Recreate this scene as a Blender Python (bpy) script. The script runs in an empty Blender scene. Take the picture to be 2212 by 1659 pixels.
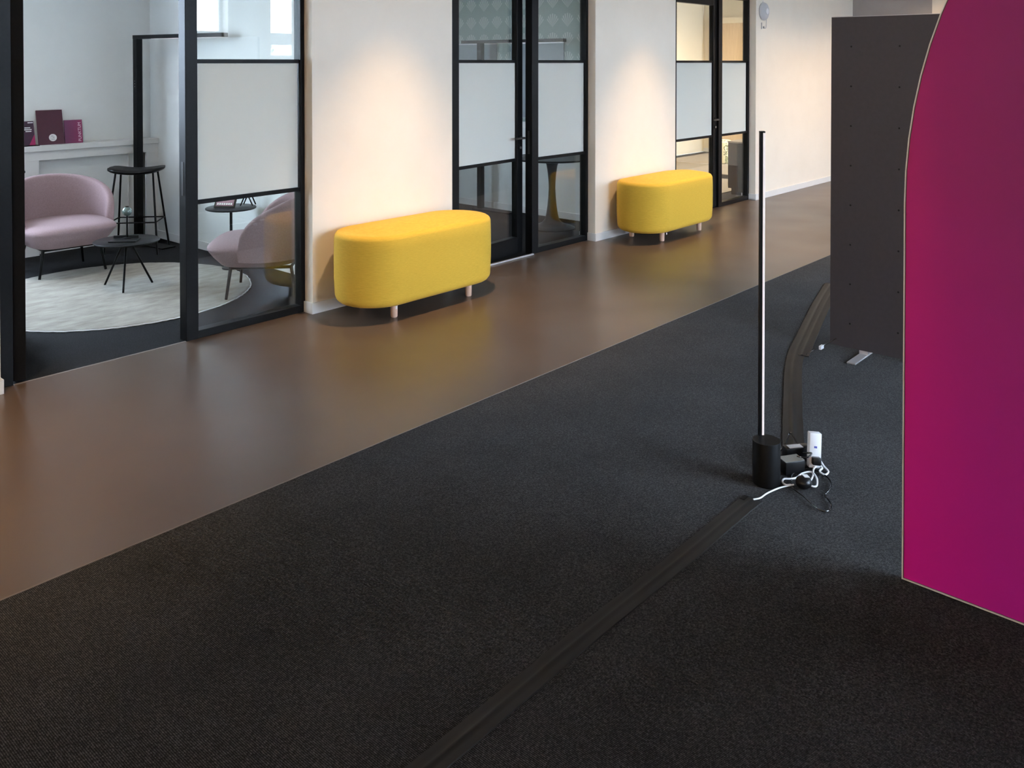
import bpy, bmesh, math, random
from mathutils import Vector, Matrix
random.seed(7)
PI = math.pi
S = bpy.context.scene
C = S.collection

# ------------------------------------------------------------------ camera
F_PX, W_PX, H_PX = 1913.0, 2212.0, 1659.0
cam_d = bpy.data.cameras.new('camera'); cam = bpy.data.objects.new('camera', cam_d); C.objects.link(cam)
cam_d.sensor_fit = 'HORIZONTAL'; cam_d.sensor_width = 36.0
cam_d.lens = 36.0 * F_PX / W_PX
cam_d.shift_y = -(H_PX / 2 - 161.0) / W_PX          # the frame is the lower part of the lens' image circle
cam_d.clip_start = 0.05; cam_d.clip_end = 300
YAW, PITCH = math.radians(41.4), math.radians(-0.8)
cam.location = (0, 0, 1.65)
cam.rotation_euler = (PI / 2 + PITCH, 0, YAW - PI / 2)
S.camera = cam

# ------------------------------------------------------------------ world, exposure
S.view_settings.view_transform = 'Standard'; S.view_settings.look = 'None'
S.cycles.max_bounces = 6; S.cycles.diffuse_bounces = 3; S.cycles.glossy_bounces = 3; S.cycles.transmission_bounces = 4; S.cycles.transparent_max_bounces = 14
S.cycles.adaptive_threshold = 0.05
S.view_settings.exposure = 0.62; S.view_settings.gamma = 1.0; S.view_settings.use_curve_mapping = False
SKY = 18.5
w = bpy.data.worlds.new('sky'); S.world = w; w.use_nodes = True
wb = w.node_tree.nodes['Background']; wb.inputs[0].default_value = (0.67, 0.79, 1.0, 1); wb.inputs[1].default_value = SKY

def portal(x0, x1, y0, y1, z0, z1, face):
    """light portal filling a window opening (only guides the sky light through it)"""
    d = bpy.data.lights.new('window_portal', 'AREA'); d.shape = 'RECTANGLE'; d.cycles.is_portal = True
    o = bpy.data.objects.new('window_portal', d); C.objects.link(o)
    o.location = ((x0 + x1) / 2, (y0 + y1) / 2, (z0 + z1) / 2)
    d.size_y = z1 - z0; d.size = (x1 - x0) if face in '+y-y' else (y1 - y0)
    o.rotation_euler = {'+y': (PI / 2, 0, PI), '-y': (PI / 2, 0, 0), '-x': (PI / 2, 0, -PI / 2), '+x': (PI / 2, 0, PI / 2)}[face]

WARM = (1.0, 0.68, 0.38)
SPOT_W = 215.0
ROOM_W = 48.0
FILL_WASH_W = 1050.0

# ------------------------------------------------------------------ materials
def mat(name, col, rough=0.5, metal=0.0, spec=0.5, emit=None, estr=0.0):
    m = bpy.data.materials.new(name); m.use_nodes = True
    b = m.node_tree.nodes['Principled BSDF']
    b.inputs['Base Color'].default_value = (*col, 1); b.inputs['Roughness'].default_value = rough
    b.inputs['Metallic'].default_value = metal; b.inputs['Specular IOR Level'].default_value = spec
    if emit: b.inputs['Emission Color'].default_value = (*emit, 1); b.inputs['Emission Strength'].default_value = estr
    return m
def nd(m, t, **kw):
    n = m.node_tree.nodes.new(t)
    for k, v in kw.items(): setattr(n, k, v)
    return n
def lk(m, a, b): m.node_tree.links.new(a, b)
def coords(m, scale=(1, 1, 1), which='Object'):
    tc = nd(m, 'ShaderNodeTexCoord'); mp = nd(m, 'ShaderNodeMapping'); mp.inputs['Scale'].default_value = scale
    lk(m, tc.outputs[which], mp.inputs[0]); return mp.outputs[0]
def noise(m, vec, scale, detail=2, rough=0.5):
    n = nd(m, 'ShaderNodeTexNoise'); n.inputs['Scale'].default_value = scale; n.inputs['Detail'].default_value = detail
    n.inputs['Roughness'].default_value = rough
    lk(m, vec, n.inputs['Vector']); return n.outputs['Fac']
def ramp(m, fac, stops):
    r = nd(m, 'ShaderNodeValToRGB'); e = r.color_ramp.elements
    while len(e) < len(stops): e.new(0.5)
    for i, (p, c) in enumerate(stops): e[i].position = p; e[i].color = (*c, 1)
    lk(m, fac, r.inputs[0]); return r.outputs[0]
def math_(m, op, a, b=None, c=None):
    n = nd(m, 'ShaderNodeMath', operation=op)
    for i, v in enumerate((a, b, c)):
        if v is None: continue
        if isinstance(v, (int, float)): n.inputs[i].default_value = v
        else: lk(m, v, n.inputs[i])
    return n.outputs[0]
def bump(m, h, strength, dist):
    b = nd(m, 'ShaderNodeBump'); b.inputs['Strength'].default_value = strength; b.inputs['Distance'].default_value = dist
    lk(m, h, b.inputs['Height']); lk(m, b.outputs[0], m.node_tree.nodes['Principled BSDF'].inputs['Normal'])
def setc(m, sock, name='Base Color'): lk(m, sock, m.node_tree.nodes['Principled BSDF'].inputs[name])
def noisy(name, c0, c1, scale, rough=0.5, metal=0.0, spec=0.5, stretch=(1, 1, 1), bmp=0.0, detail=3):
    m = mat(name, c0, rough, metal, spec); v = coords(m, stretch); n = noise(m, v, scale, detail, 0.6)
    setc(m, ramp(m, n, [(0.3, c0), (0.7, c1)]))
    if bmp: bump(m, n, bmp, 0.002)
    return m

M = {}
M['wall'] = noisy('wall_paint', (0.82, 0.745, 0.640), (0.85, 0.775, 0.670), 3.0, 0.6, bmp=0.0)
M['wall_cool'] = noisy('room_wall_paint', (0.78, 0.79, 0.77), (0.81, 0.82, 0.80), 3.0, 0.6)
M['wall_warm'] = noisy('warm_wall_paint', (0.80, 0.70, 0.52), (0.84, 0.74, 0.56), 2.0, 0.6)
M['wall_shade'] = noisy('shaded_wall_paint', (0.36, 0.33, 0.32), (0.40, 0.37, 0.36), 3.0, 0.6)  # wall paint with the end wall's shade put into its colour
M['ceiling'] = noisy('ceiling_paint', (0.62, 0.61, 0.60), (0.66, 0.65, 0.64), 2.0, 0.8)
M['skirt'] = mat('baseboard_paint', (0.74, 0.73, 0.71), 0.45)
M['black'] = noisy('black_powder_coat', (0.005, 0.005, 0.0055), (0.008, 0.008, 0.0085), 60, 0.36, spec=0.16)
M['black_matte'] = noisy('matte_black_metal', (0.004, 0.004, 0.0045), (0.007, 0.007, 0.0075), 80, 0.5, spec=0.12)
M['leather'] = noisy('black_leather', (0.006, 0.0055, 0.006), (0.011, 0.010, 0.011), 150, 0.42, spec=0.18, bmp=0.3)
M['steel'] = mat('brushed_steel', (0.6, 0.6, 0.6), 0.3, 1.0)
M['dark_metal'] = mat('dark_satin_metal', (0.09, 0.09, 0.09), 0.3, 0.8)
M['alu'] = mat('pale_aluminium', (0.62, 0.60, 0.61), 0.4, 0.6)
M['white_plastic'] = mat('white_plastic', (0.82, 0.82, 0.84), 0.35)
M['grey_plastic'] = mat('grey_plastic', (0.55, 0.55, 0.57), 0.4)
M['black_plastic'] = mat('black_plastic', (0.008, 0.008, 0.009), 0.3, spec=0.35)
M['cable'] = mat('glossy_black_cable', (0.010, 0.010, 0.011), 0.12, spec=1.0)
M['dull_plastic'] = noisy('dusty_black_plastic', (0.22, 0.205, 0.175), (0.27, 0.25, 0.22), 300, 0.6)
M['beech'] = noisy('pale_beech_wood', (0.62, 0.40, 0.29), (0.72, 0.49, 0.37), 18, 0.5, stretch=(1, 1, 0.15))
M['led'] = mat('led_diffuser', (0.75, 0.70, 0.70), 0.3, emit=(1.0, 0.86, 0.84), estr=0.22)  # faint glow added so the pale lamp strips look brighter
M['lens'] = mat('downlight_lens', (1, 1, 1), 0.3, emit=WARM, estr=25)
M['lens_cool'] = mat('ceiling_lamp_lens', (1, 1, 1), 0.3, emit=(1, 0.95, 0.88), estr=6)

# vinyl corridor floor
m = M['vinyl'] = mat('brown_vinyl', (0.1, 0.075, 0.06), 0.38, spec=0.5)
v = coords(m); n1 = noise(m, v, 1.3, 3, 0.5); n2 = noise(m, v, 420, 2, 0.5)
mx = math_(m, 'ADD', math_(m, 'MULTIPLY', n1, 0.65), math_(m, 'MULTIPLY', n2, 0.35))
base = ramp(m, mx, [(0.30, (0.076, 0.050, 0.035)), (0.70, (0.113, 0.078, 0.057))])
setc(m, base)
setc(m, math_(m, 'ADD', 0.25, math_(m, 'MULTIPLY', noise(m, coords(m), 2.0, 1, 0.4), 0.12)), 'Roughness')
bump(m, n2, 0.05, 0.001)

# carpet: fine loop pile in rows
def carpet(name, c0, c1, c2, sheen):
    m = mat(name, c0, 0.95, spec=0.15)
    v = coords(m); n = noise(m, v, 150, 3, 0.8); big = noise(m, v, 3.0, 3, 0.5)
    vr = coords(m, (1, 1, 1)); wv = nd(m, 'ShaderNodeTexWave', wave_type='BANDS', bands_direction='X')
    wv.inputs['Scale'].default_value = 62; wv.inputs['Distortion'].default_value = 0.6; wv.inputs['Detail'].default_value = 1
    lk(m, vr, wv.inputs['Vector'])
    f = math_(m, 'ADD', math_(m, 'MULTIPLY', n, 0.72), math_(m, 'MULTIPLY', wv.outputs['Fac'], 0.20))
    f = math_(m, 'ADD', f, math_(m, 'MULTIPLY', math_(m, 'SUBTRACT', big, 0.5), 0.12))
    setc(m, ramp(m, f, [(0.34, c0), (0.50, c1), (0.66, c2)])); bump(m, f, 0.9, 0.004)
    m.node_tree.nodes['Principled BSDF'].inputs['Sheen Weight'].default_value = sheen; m.node_tree.nodes['Principled BSDF'].inputs['Sheen Roughness'].default_value = 0.35
    return m
M['carpet'] = carpet('charcoal_carpet', (0.0068, 0.0066, 0.0070), (0.031, 0.0302, 0.0310), (0.112, 0.109, 0.112), 0.06)
M['carpet_shade'] = carpet('charcoal_carpet_shaded', (0.004, 0.004, 0.0045), (0.014, 0.0140, 0.0150), (0.045, 0.045, 0.048), 0.0)  # same carpet for the rooms, darkened to stand in for their shade
m = M['rug'] = mat('cream_wool', (0.6, 0.58, 0.5), 0.95, spec=0.1)
v = coords(m, (1, 2.6, 1)); a_ = noise(m, v, 5, 4, 0.65); b_ = noise(m, coords(m), 240, 2, 0.6)
f = math_(m, 'ADD', math_(m, 'MULTIPLY', a_, 0.7), math_(m, 'MULTIPLY', b_, 0.3))
setc(m, ramp(m, f, [(0.33, (0.26, 0.24, 0.205)), (0.66, (0.44, 0.415, 0.365))])); bump(m, f, 0.8, 0.01)
M['rug_beige'] = noisy('beige_wool', (0.24, 0.20, 0.155), (0.31, 0.26, 0.21), 120, 0.95)
def fabric(name, c0, c1, stretch, scale, bmp=0.35):
    m = mat(name, c0, 0.88, spec=0.2); v = coords(m, stretch); n = noise(m, v, scale, 3, 0.7); n2 = noise(m, coords(m), 650, 1, 0.5)
    f = math_(m, 'ADD', math_(m, 'MULTIPLY', n, 0.8), math_(m, 'MULTIPLY', n2, 0.2))
    setc(m, ramp(m, f, [(0.32, c0), (0.68, c1)])); bump(m, f, bmp, 0.002)
    bs = m.node_tree.nodes['Principled BSDF']; bs.inputs['Sheen Weight'].default_value = 0.05; bs.inputs['Sheen Roughness'].default_value = 0.5
    return m
M['yellow'] = fabric('mustard_wool', (0.62, 0.375, 0.040), (0.75, 0.47, 0.058), (1, 1, 14), 26, 0.2)
M['pink'] = fabric('dusty_pink_wool', (0.295, 0.205, 0.217), (0.385, 0.270, 0.284), (1, 1, 1), 120)
M['tape'] = noisy('black_gaffer_tape', (0.013, 0.0125, 0.012), (0.022, 0.021, 0.020), 25, 0.48, spec=0.25, stretch=(0.2, 1, 1), bmp=0.15)
M['panel'] = noisy('anthracite_laminate', (0.052, 0.045, 0.051), (0.060, 0.052, 0.058), 40, 0.45)
M['joint'] = mat('brown_edge_trim', (0.20, 0.165, 0.14), 0.5)
M['hole'] = mat('dark_hole', (0.004, 0.004, 0.004), 0.9)

# glass: thin pane, clear with mirror reflection that grows towards grazing angles (Schlick)
def glass(name, tint, f0=0.075):
    m = bpy.data.materials.new(name); m.use_nodes = True; nt = m.node_tree; nt.nodes.clear()
    out = nt.nodes.new('ShaderNodeOutputMaterial'); tr = nt.nodes.new('ShaderNodeBsdfTransparent'); gl = nt.nodes.new('ShaderNodeBsdfGlossy')
    tr.inputs[0].default_value = (*tint, 1); gl.inputs['Roughness'].default_value = 0.0; gl.inputs[0].default_value = (1, 1, 1, 1)
    lw = nt.nodes.new('ShaderNodeLayerWeight'); lw.inputs[0].default_value = 0.5
    p = math_(m, 'POWER', lw.outputs['Facing'], 5.0); fr = math_(m, 'ADD', f0, math_(m, 'MULTIPLY', p, 1 - f0))
    mx = nt.nodes.new('ShaderNodeMixShader'); lk(m, fr, mx.inputs[0]); lk(m, tr.outputs[0], mx.inputs[1]); lk(m, gl.outputs[0], mx.inputs[2])
    lk(m, mx.outputs[0], out.inputs[0]); return m
M['glass'] = glass('clear_glass', (0.95, 0.97, 0.955), 0.07)
M['glass_win'] = glass('window_glass', (0.96, 0.985, 0.98), 0.04)
# frosted film: white, lets light through diffusely
m = M['film'] = bpy.data.materials.new('frosted_film'); m.use_nodes = True; nt = m.node_tree; nt.nodes.clear()
out = nt.nodes.new('ShaderNodeOutputMaterial'); df = nt.nodes.new('ShaderNodeBsdfDiffuse'); tl = nt.nodes.new('ShaderNodeBsdfTranslucent')
df.inputs[0].default_value = (0.81, 0.80, 0.74, 1); tl.inputs[0].default_value = (0.80, 0.81, 0.75, 1)
mx = nt.nodes.new('ShaderNodeMixShader'); mx.inputs[0].default_value = 0.22
lk(m, df.outputs[0], mx.inputs[1]); lk(m, tl.outputs[0], mx.inputs[2]); lk(m, mx.outputs[0], out.inputs[0])
# magenta print: horizontal colour run printed on the board, magenta at the edge to purple inside
m = M['magenta'] = mat('magenta_print', (0.26, 0.012, 0.11), 0.5, spec=0.3)
tc = nd(m, 'ShaderNodeTexCoord'); sx = nd(m, 'ShaderNodeSeparateXYZ'); lk(m, tc.outputs['Object'], sx.inputs[0])
g = math_(m, 'ADD', math_(m, 'MULTIPLY', sx.outputs['Y'], -1.05), 0.99); g = math_(m, 'ADD', g, math_(m, 'MULTIPLY', sx.outputs['Z'], 0.10))
top_c = ramp(m, g, [(0.0, (0.70, 0.014, 0.26)), (0.25, (0.41, 0.013, 0.225)), (0.75, (0.22, 0.013, 0.19))])
low_c = ramp(m, g, [(0.0, (0.72, 0.010, 0.38)), (0.30, (0.56, 0.012, 0.39)), (0.75, (0.36, 0.016, 0.35))])
zf = nd(m, 'ShaderNodeMapRange'); lk(m, sx.outputs['Z'], zf.inputs[0]); zf.inputs[1].default_value = 0.1; zf.inputs[2].default_value = 1.3
mg = nd(m, 'ShaderNodeMix', data_type='RGBA'); lk(m, zf.outputs[0], mg.inputs['Factor']); lk(m, low_c, mg.inputs['A']); lk(m, top_c, mg.inputs['B'])
setc(m, mg.outputs['Result'])
# shell wallpaper: rows of fan shells
m = M['shell'] = mat('shell_wallpaper', (0.5, 0.55, 0.52), 0.7)
tc = nd(m, 'ShaderNodeTexCoord'); sx = nd(m, 'ShaderNodeSeparateXYZ'); lk(m, tc.outputs['Object'], sx.inputs[0])
fu = math_(m, 'SUBTRACT', math_(m, 'FRACT', math_(m, 'MULTIPLY', sx.outputs['Y'], 5.0)), 0.5)
fv = math_(m, 'SUBTRACT', math_(m, 'FRACT', math_(m, 'MULTIPLY', sx.outputs['Z'], 5.0)), 0.10)
an = math_(m, 'ARCTAN2', fu, fv); rr = math_(m, 'SQRT', math_(m, 'ADD', math_(m, 'MULTIPLY', fu, fu), math_(m, 'MULTIPLY', fv, fv)))
k1 = math_(m, 'LESS_THAN', math_(m, 'ABSOLUTE', an), 0.80)
k2 = math_(m, 'LESS_THAN', rr, math_(m, 'ADD', 0.56, math_(m, 'MULTIPLY', math_(m, 'COSINE', math_(m, 'MULTIPLY', an, 2.0)), 0.17)))
k3 = math_(m, 'GREATER_THAN', math_(m, 'COSINE', math_(m, 'MULTIPLY', an, 27.0)), -0.15)
kk = math_(m, 'MULTIPLY', math_(m, 'MULTIPLY', k1, k2), k3)
setc(m, ramp(m, kk, [(0.0, (0.28, 0.35, 0.32)), (1.0, (0.50, 0.55, 0.51))]))
# floral print (pouf), leafy marks on cream
m = M['floral'] = mat('floral_print', (0.8, 0.75, 0.5), 0.8)
v = coords(m, (1, 1, 0.8)); n = noise(m, v, 13, 2, 0.6)
setc(m, ramp(m, n, [(0.0, (0.85, 0.80, 0.55)), (0.50, (0.85, 0.78, 0.50)), (0.53, (0.10, 0.10, 0.03)), (0.58, (0.30, 0.32, 0.10)), (0.62, (0.85, 0.80, 0.60))]))
m = M['globe'] = noisy('mottled_green_globe', (0.05, 0.09, 0.08), (0.30, 0.38, 0.35), 25, 0.15, 0.4)
M['maroon'] = noisy('maroon_card', (0.060, 0.008, 0.022), (0.070, 0.010, 0.026), 30, 0.5)
M['plum'] = noisy('dark_plum_print', (0.020, 0.008, 0.020), (0.065, 0.012, 0.045), 9, 0.4)
m = M['pinkprint'] = mat('pink_print', (0.22, 0.02, 0.09), 0.45)
tc = nd(m, 'ShaderNodeTexCoord'); sx = nd(m, 'ShaderNodeSeparateXYZ'); lk(m, tc.outputs['Object'], sx.inputs[0])
setc(m, ramp(m, math_(m, 'ADD', math_(m, 'MULTIPLY', sx.outputs['X'], 5.0), 0.5), [(0.0, (0.11, 0.025, 0.085)), (1.0, (0.26, 0.012, 0.085))]))
M['hotpink'] = mat('hot_pink_print', (0.35, 0.012, 0.10), 0.4)
M['bluemark'] = mat('blue_ink', (0.10, 0.12, 0.45), 0.5)
M['paper'] = mat('white_paper', (0.80, 0.78, 0.78), 0.6)
M['pinkpaper'] = mat('pale_pink_ink', (0.80, 0.60, 0.68), 0.6)
M['greyink'] = mat('grey_ink', (0.18, 0.17, 0.18), 0.6)
M['purple'] = noisy('purple_print', (0.12, 0.02, 0.09), (0.24, 0.09, 0.18), 20, 0.3)
M['whiteboard'] = mat('grey_board_enamel', (0.30, 0.34, 0.36), 0.75)
M['wood'] = noisy('light_oak', (0.60, 0.42, 0.24), (0.70, 0.52, 0.32), 6, 0.5, stretch=(6, 6, 0.6))
M['leaf'] = noisy('leaf_green', (0.06, 0.13, 0.025), (0.16, 0.22, 0.05), 8, 0.6)
M['bark'] = noisy('bark', (0.10, 0.07, 0.05), (0.18, 0.14, 0.10), 20, 0.9)
M['render_wall'] = noisy('pale_render', (0.66, 0.64, 0.60), (0.74, 0.72, 0.68), 2, 0.9)
M['paving'] = noisy('grey_paving', (0.24, 0.23, 0.22), (0.32, 0.31, 0.30), 3, 0.9)

# ------------------------------------------------------------------ mesh helpers
def box(bm, x0, x1, y0, y1, z0, z1, bev=0.0, mtx=None):
    r = bmesh.ops.create_cube(bm, size=1.0); vs = r['verts']
    for v in vs:
        v.co = Vector(((x0 + x1) / 2 + v.co.x * (x1 - x0), (y0 + y1) / 2 + v.co.y * (y1 - y0), (z0 + z1) / 2 + v.co.z * (z1 - z0)))
    if bev > 0:
        es = list({e for v in vs for e in v.link_edges})
        g = bmesh.ops.bevel(bm, geom=es, offset=bev, segments=2, profile=0.5, affect='EDGES')
        vs = list({v for f in g['faces'] for v in f.verts} | {v for v in vs if v.is_valid})
    if mtx is not None:
        for v in vs: v.co = mtx @ v.co
    return bm
def bx(x0, x1, y0, y1, z0, z1, bev=0.0, mtx=None): return box(bmesh.new(), x0, x1, y0, y1, z0, z1, bev, mtx)
def loft(bm, rings, closed=True, cap0=True, cap1=True):
    R = [[bm.verts.new(p) for p in r] for r in rings]; n = len(R[0])
    for a, b in zip(R[:-1], R[1:]):
        for i in range(n if closed else n - 1):
            j = (i + 1) % n
            try: bm.faces.new((a[i], a[j], b[j], b[i]))
            except ValueError: pass
    if cap0: bm.faces.new(list(reversed(R[0])))
    if cap1: bm.faces.new(R[-1])
    return bm
def circ(cx, cy, z, r, n=32, ry=None): return [(cx + r * math.cos(2 * PI * i / n), cy + (ry or r) * math.sin(2 * PI * i / n), z) for i in range(n)]
def lathe(bm, prof, n=40, cx=0, cy=0): return loft(bm, [circ(cx, cy, z, r, n) for r, z in prof])
def rod(bm, a, b, r0, r1=None, n=12):
    a, b = Vector(a), Vector(b); d = (b - a).normalized(); r1 = r0 if r1 is None else r1
    u = d.orthogonal().normalized(); w_ = d.cross(u)
    ring = lambda p, r: [p + u * r * math.cos(2 * PI * i / n) + w_ * r * math.sin(2 * PI * i / n) for i in range(n)]
    return loft(bm, [ring(a, r0), ring(b, r1)])
def spline(pts, seg=8):
    P = [Vector(p) for p in pts]; P = [2 * P[0] - P[1]] + P + [2 * P[-1] - P[-2]]; out = []
    for i in range(1, len(P) - 2):
        for k in range(seg):
            t = k / seg; a, b, c, d = P[i - 1:i + 3]
            out.append(0.5 * (2 * b + (c - a) * t + (2 * a - 5 * b + 4 * c - d) * t * t + (3 * b - a - 3 * c + d) * t ** 3))
    out.append(P[-2]); return out
def tube(bm, pts, r, seg=8, n=8):
    P = spline(pts, seg); rings = []; u = None
    for i, p in enumerate(P):
        d = (P[min(i + 1, len(P) - 1)] - P[max(i - 1, 0)]).normalized()
        u = d.orthogonal().normalized() if u is None else (u - d * u.dot(d)).normalized()
        w_ = d.cross(u); rings.append([p + u * r * math.cos(2 * PI * k / n) + w_ * r * math.sin(2 * PI * k / n) for k in range(n)])
    return loft(bm, rings)
def sphere(bm, c, r, n=24, sz=1.0):
    prof = [(max(1e-4, r * math.sin(PI * k / (n // 2))), c[2] - sz * r * math.cos(PI * k / (n // 2))) for k in range(n // 2 + 1)]
    return loft(bm, [circ(c[0], c[1], z, rr_, n) for rr_, z in prof])
def obj(name, bm, m, parent=None, smooth=False):
    me = bpy.data.meshes.new(name); bmesh.ops.recalc_face_normals(bm, faces=bm.faces[:]); bm.to_mesh(me); bm.free()
    me.materials.append(M[m] if isinstance(m, str) else m)
    if smooth:
        for p in me.polygons: p.use_smooth = True
        try: me.set_sharp_from_angle(angle=math.radians(38))
        except Exception: pass
    o = bpy.data.objects.new(name, me); C.objects.link(o)
    if parent: o.parent = parent
    return o
def tag(o, label, cat, group=None):
    o['label'] = label; o['category'] = cat
    if group: o['group'] = group
    return o
def thing(name, label, cat, loc=(0, 0, 0), rotz=0.0, group=None):
    o = bpy.data.objects.new(name, None); C.objects.link(o); o.empty_display_size = 0.1
    o.location = loc; o.rotation_euler = (0, 0, rotz); return tag(o, label, cat, group)
def struct(name, bm, m, smooth=False):
    o = obj(name, bm, m, None, smooth); o['kind'] = 'structure'; return o
def sthing(name, loc=(0, 0, 0), rotz=0.0):
    o = bpy.data.objects.new(name, None); C.objects.link(o); o.location = loc; o.rotation_euler = (0, 0, rotz); o['kind'] = 'structure'; return o
def copy_tree(o, parent=None):
    c = o.copy(); C.objects.link(c); c.parent = parent
    for ch in list(o.children): copy_tree(ch, c)
    return c
def text(body, size, m, name, parent, loc, rot, extrude=0.0006):
    cu = bpy.data.curves.new(name, 'FONT'); cu.body = body; cu.size = size; cu.extrude = extrude; cu.align_x = 'LEFT'
    t = bpy.data.objects.new('tmp', cu); C.objects.link(t); bpy.context.view_layer.update()
    me = bpy.data.meshes.new_from_object(t.evaluated_get(bpy.context.evaluated_depsgraph_get()))
    bpy.data.objects.remove(t); me.name = name; me.materials.clear(); me.materials.append(M[m])
    o = bpy.data.objects.new(name, me); C.objects.link(o); o.parent = parent; o.location = loc; o.rotation_euler = rot; return o

# ------------------------------------------------------------------ shell of the place
YW, YI = 4.805, 4.970            # corridor wall: outer face, room-side face
CH = 3.0                         # ceiling height
YB = 8.15                        # back wall of the rooms
YE = 2.96                        # vinyl / carpet joint
YF = -2.3                        # window facade behind the camera
XL, XR = -3.2, 12.94             # ends of the hall
XR3 = 14.6                       # far wall of the last room
OPEN = [(1.605, 3.475), (4.76, 6.61), (8.016, 9.85)]
struct('floor', bx(XL, XR, YE, YI - 0.075, -0.10, 0.0), 'vinyl')
struct('floor_carpet', bx(XL, XR, YF - 0.3, YE - 0.003, -0.10, -0.002), 'carpet')
struct('floor_rooms', bx(0.2, XR3, YI - 0.075, YB, -0.10, -0.001), 'carpet_shade')
struct('ceiling', bx(XL - 0.2, XR3 + 0.2, YF - 0.3, YB + 0.2, CH, CH + 0.15), 'ceiling')
bm = bmesh.new(); x = XL
for a, b in OPEN + [(XR, None)]:
    box(bm, x, a, YW, YI, 0, CH)
    if b: box(bm, a, b, YW, YI, 2.46, CH); x = b
struct('wall_back', bm, 'wall')
struct('trim_1', bx(XL, XR, YE - 0.003, YE, -0.05, 0.0008), 'joint')
# end wall of the hall: shade painted in grey next to the corridor wall, white beyond
struct('wall_right', bx(XR, XR + 0.2, 3.72, YI, 0, CH), 'wall_shade')
struct('wall_right_white', bx(XR, XR + 0.2, YF, 3.72, 0, CH), 'wall')
struct('wall_left', bx(XL - 0.2, XL, YF, YI, 0, CH), 'wall')
# facade behind the camera: windows with transom
FWIN = [(3.05, 5.75, 0.10, 2.85), (6.15, 7.25, 1.70, 2.85), (8.0, 9.3, 1.70, 2.85), (10.2, 12.2, 0.60, 2.85)]
bm = bmesh.new(); x = XL
for a, b, z0, z1 in FWIN + [(XR, None, 0, 0)]:
    box(bm, x, a, YF - 0.3, YF, 0, CH)
    if b: box(bm, a, b, YF - 0.3, YF, 0, z0); box(bm, a, b, YF - 0.3, YF, z1, CH); x = b
struct('wall_front', bm, 'wall')
# rooms
struct('wall_room_side', bx(4.04, 4.20, YI, YB, 0, CH), 'wall_cool').name = 'wall_lounge_right'
struct('wall_lounge_left', bx(0.2, 0.4, YI, YB, 0, CH), 'wall_cool')
struct('wall_meeting_right', bx(7.35, 7.50, YI, YB, 0, CH), 'wall_cool')
struct('wall_study_right', bx(XR3, XR3 + 0.2, YI, YB, 0, CH), 'wall_warm')
BWIN = [(0.55, 2.55, 0.95, 2.7), (4.6, 5.6, 1.2, 2.5), (9.0, 10.4, 0.95, 2.4)]
BSPAN = [(0.2, 4.20, 'wall_lounge_back', 'wall_cool'), (4.20, 7.50, 'wall_meeting_back', 'wall_cool'), (7.50, XR3, 'wall_study_back', 'wall_warm')]
for (a, b, z0, z1), (x0, x1, nm, mt) in zip(BWIN, BSPAN):
    bm = bmesh.new(); box(bm, x0, a, YB, YB + 0.2, 0, CH); box(bm, b, x1, YB, YB + 0.2, 0, CH)
    box(bm, a, b, YB, YB + 0.2, 0, z0); box(bm, a, b, YB, YB + 0.2, z1, CH); struct(nm, bm, mt)

# outside windows: frame, mullions, panes
wn = [4]
def ext_window(u0, u1, z0, z1, y, axis='x', muls=2, transom=None):
    e = sthing('window_%d' % wn[0], (u0, y, 0) if axis == 'x' else (y, u0, 0), 0 if axis == 'x' else PI / 2); wn[0] += 1
    L = u1 - u0; bm = bmesh.new(); t = 0.06
    for a in (0, L - t): box(bm, a, a + t, -0.04, 0.04, z0, z1)
    for z in (z0, z1 - t): box(bm, t, L - t, -0.04, 0.04, z, z + t)
    obj('window_frame', bm, 'white_plastic', e)
    xs = [L * k / muls for k in range(1, muls)]
    for q in xs: obj('mullion', bx(q - 0.03, q + 0.03, -0.035, 0.035, z0 + t, z1 - t), 'white_plastic', e)
    if transom: obj('transom', bx(t, L - t, -0.038, 0.038, *transom), 'white_plastic', e)
    ed = [0] + xs + [L]
    for a, b in zip(ed[:-1], ed[1:]): obj('pane', bx(a + 0.03, b - 0.03, -0.006, 0.006, z0 + 0.03, z1 - 0.03), 'glass_win', e)
for a, b, z0, z1 in FWIN: ext_window(a, b, z0, z1, YF - 0.2, 'x', 2, (1.93, 2.12)); portal(a, b, YF - 0.32, YF - 0.32, z0, z1, '+y')
for a, b, z0, z1 in BWIN: ext_window(a, b, z0, z1, YB + 0.12, 'x', 2); portal(a, b, YB + 0.22, YB + 0.22, z0, z1, '-y')

# baseboards
def skirt(name, x0, x1, y0, y1): struct(name, bx(x0, x1, y0, y1, 0, 0.072, 0.002), 'skirt')
T = 0.012
segs = [(XL, OPEN[0][0]), (OPEN[0][1], OPEN[1][0]), (OPEN[1][1], OPEN[2][0]), (OPEN[2][1], XR)]
for i, (a, b) in enumerate(segs):
    bm = bx(a - (T if i else 0), b + (T if i < 3 else 0), YW - T, YW, 0, 0.072, 0.0015)
    if i: box(bm, a - T, a, YW, 4.888, 0, 0.072, 0.0015); box(bm, a - T, a, 4.962, YI + T, 0, 0.072, 0.0015)
    if i < 3: box(bm, b, b + T, YW, 4.888, 0, 0.072, 0.0015)
    struct('baseboard_back' if i == 0 else 'baseboard_back_%d' % (i + 1), bm, 'skirt')
skirt('baseboard_lounge_right', 4.04 - T, 4.04, YI, 8.0); skirt('baseboard_meeting_right', 7.35 - T, 7.35, YI, YB)
skirt('baseboard_meeting_left', 4.20, 4.20 + T, YI, YB); skirt('baseboard_end', XR - T, XR, 3.70, YW - T)
skirt('baseboard_study_right', XR3 - T, XR3, YI, YB)

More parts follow.
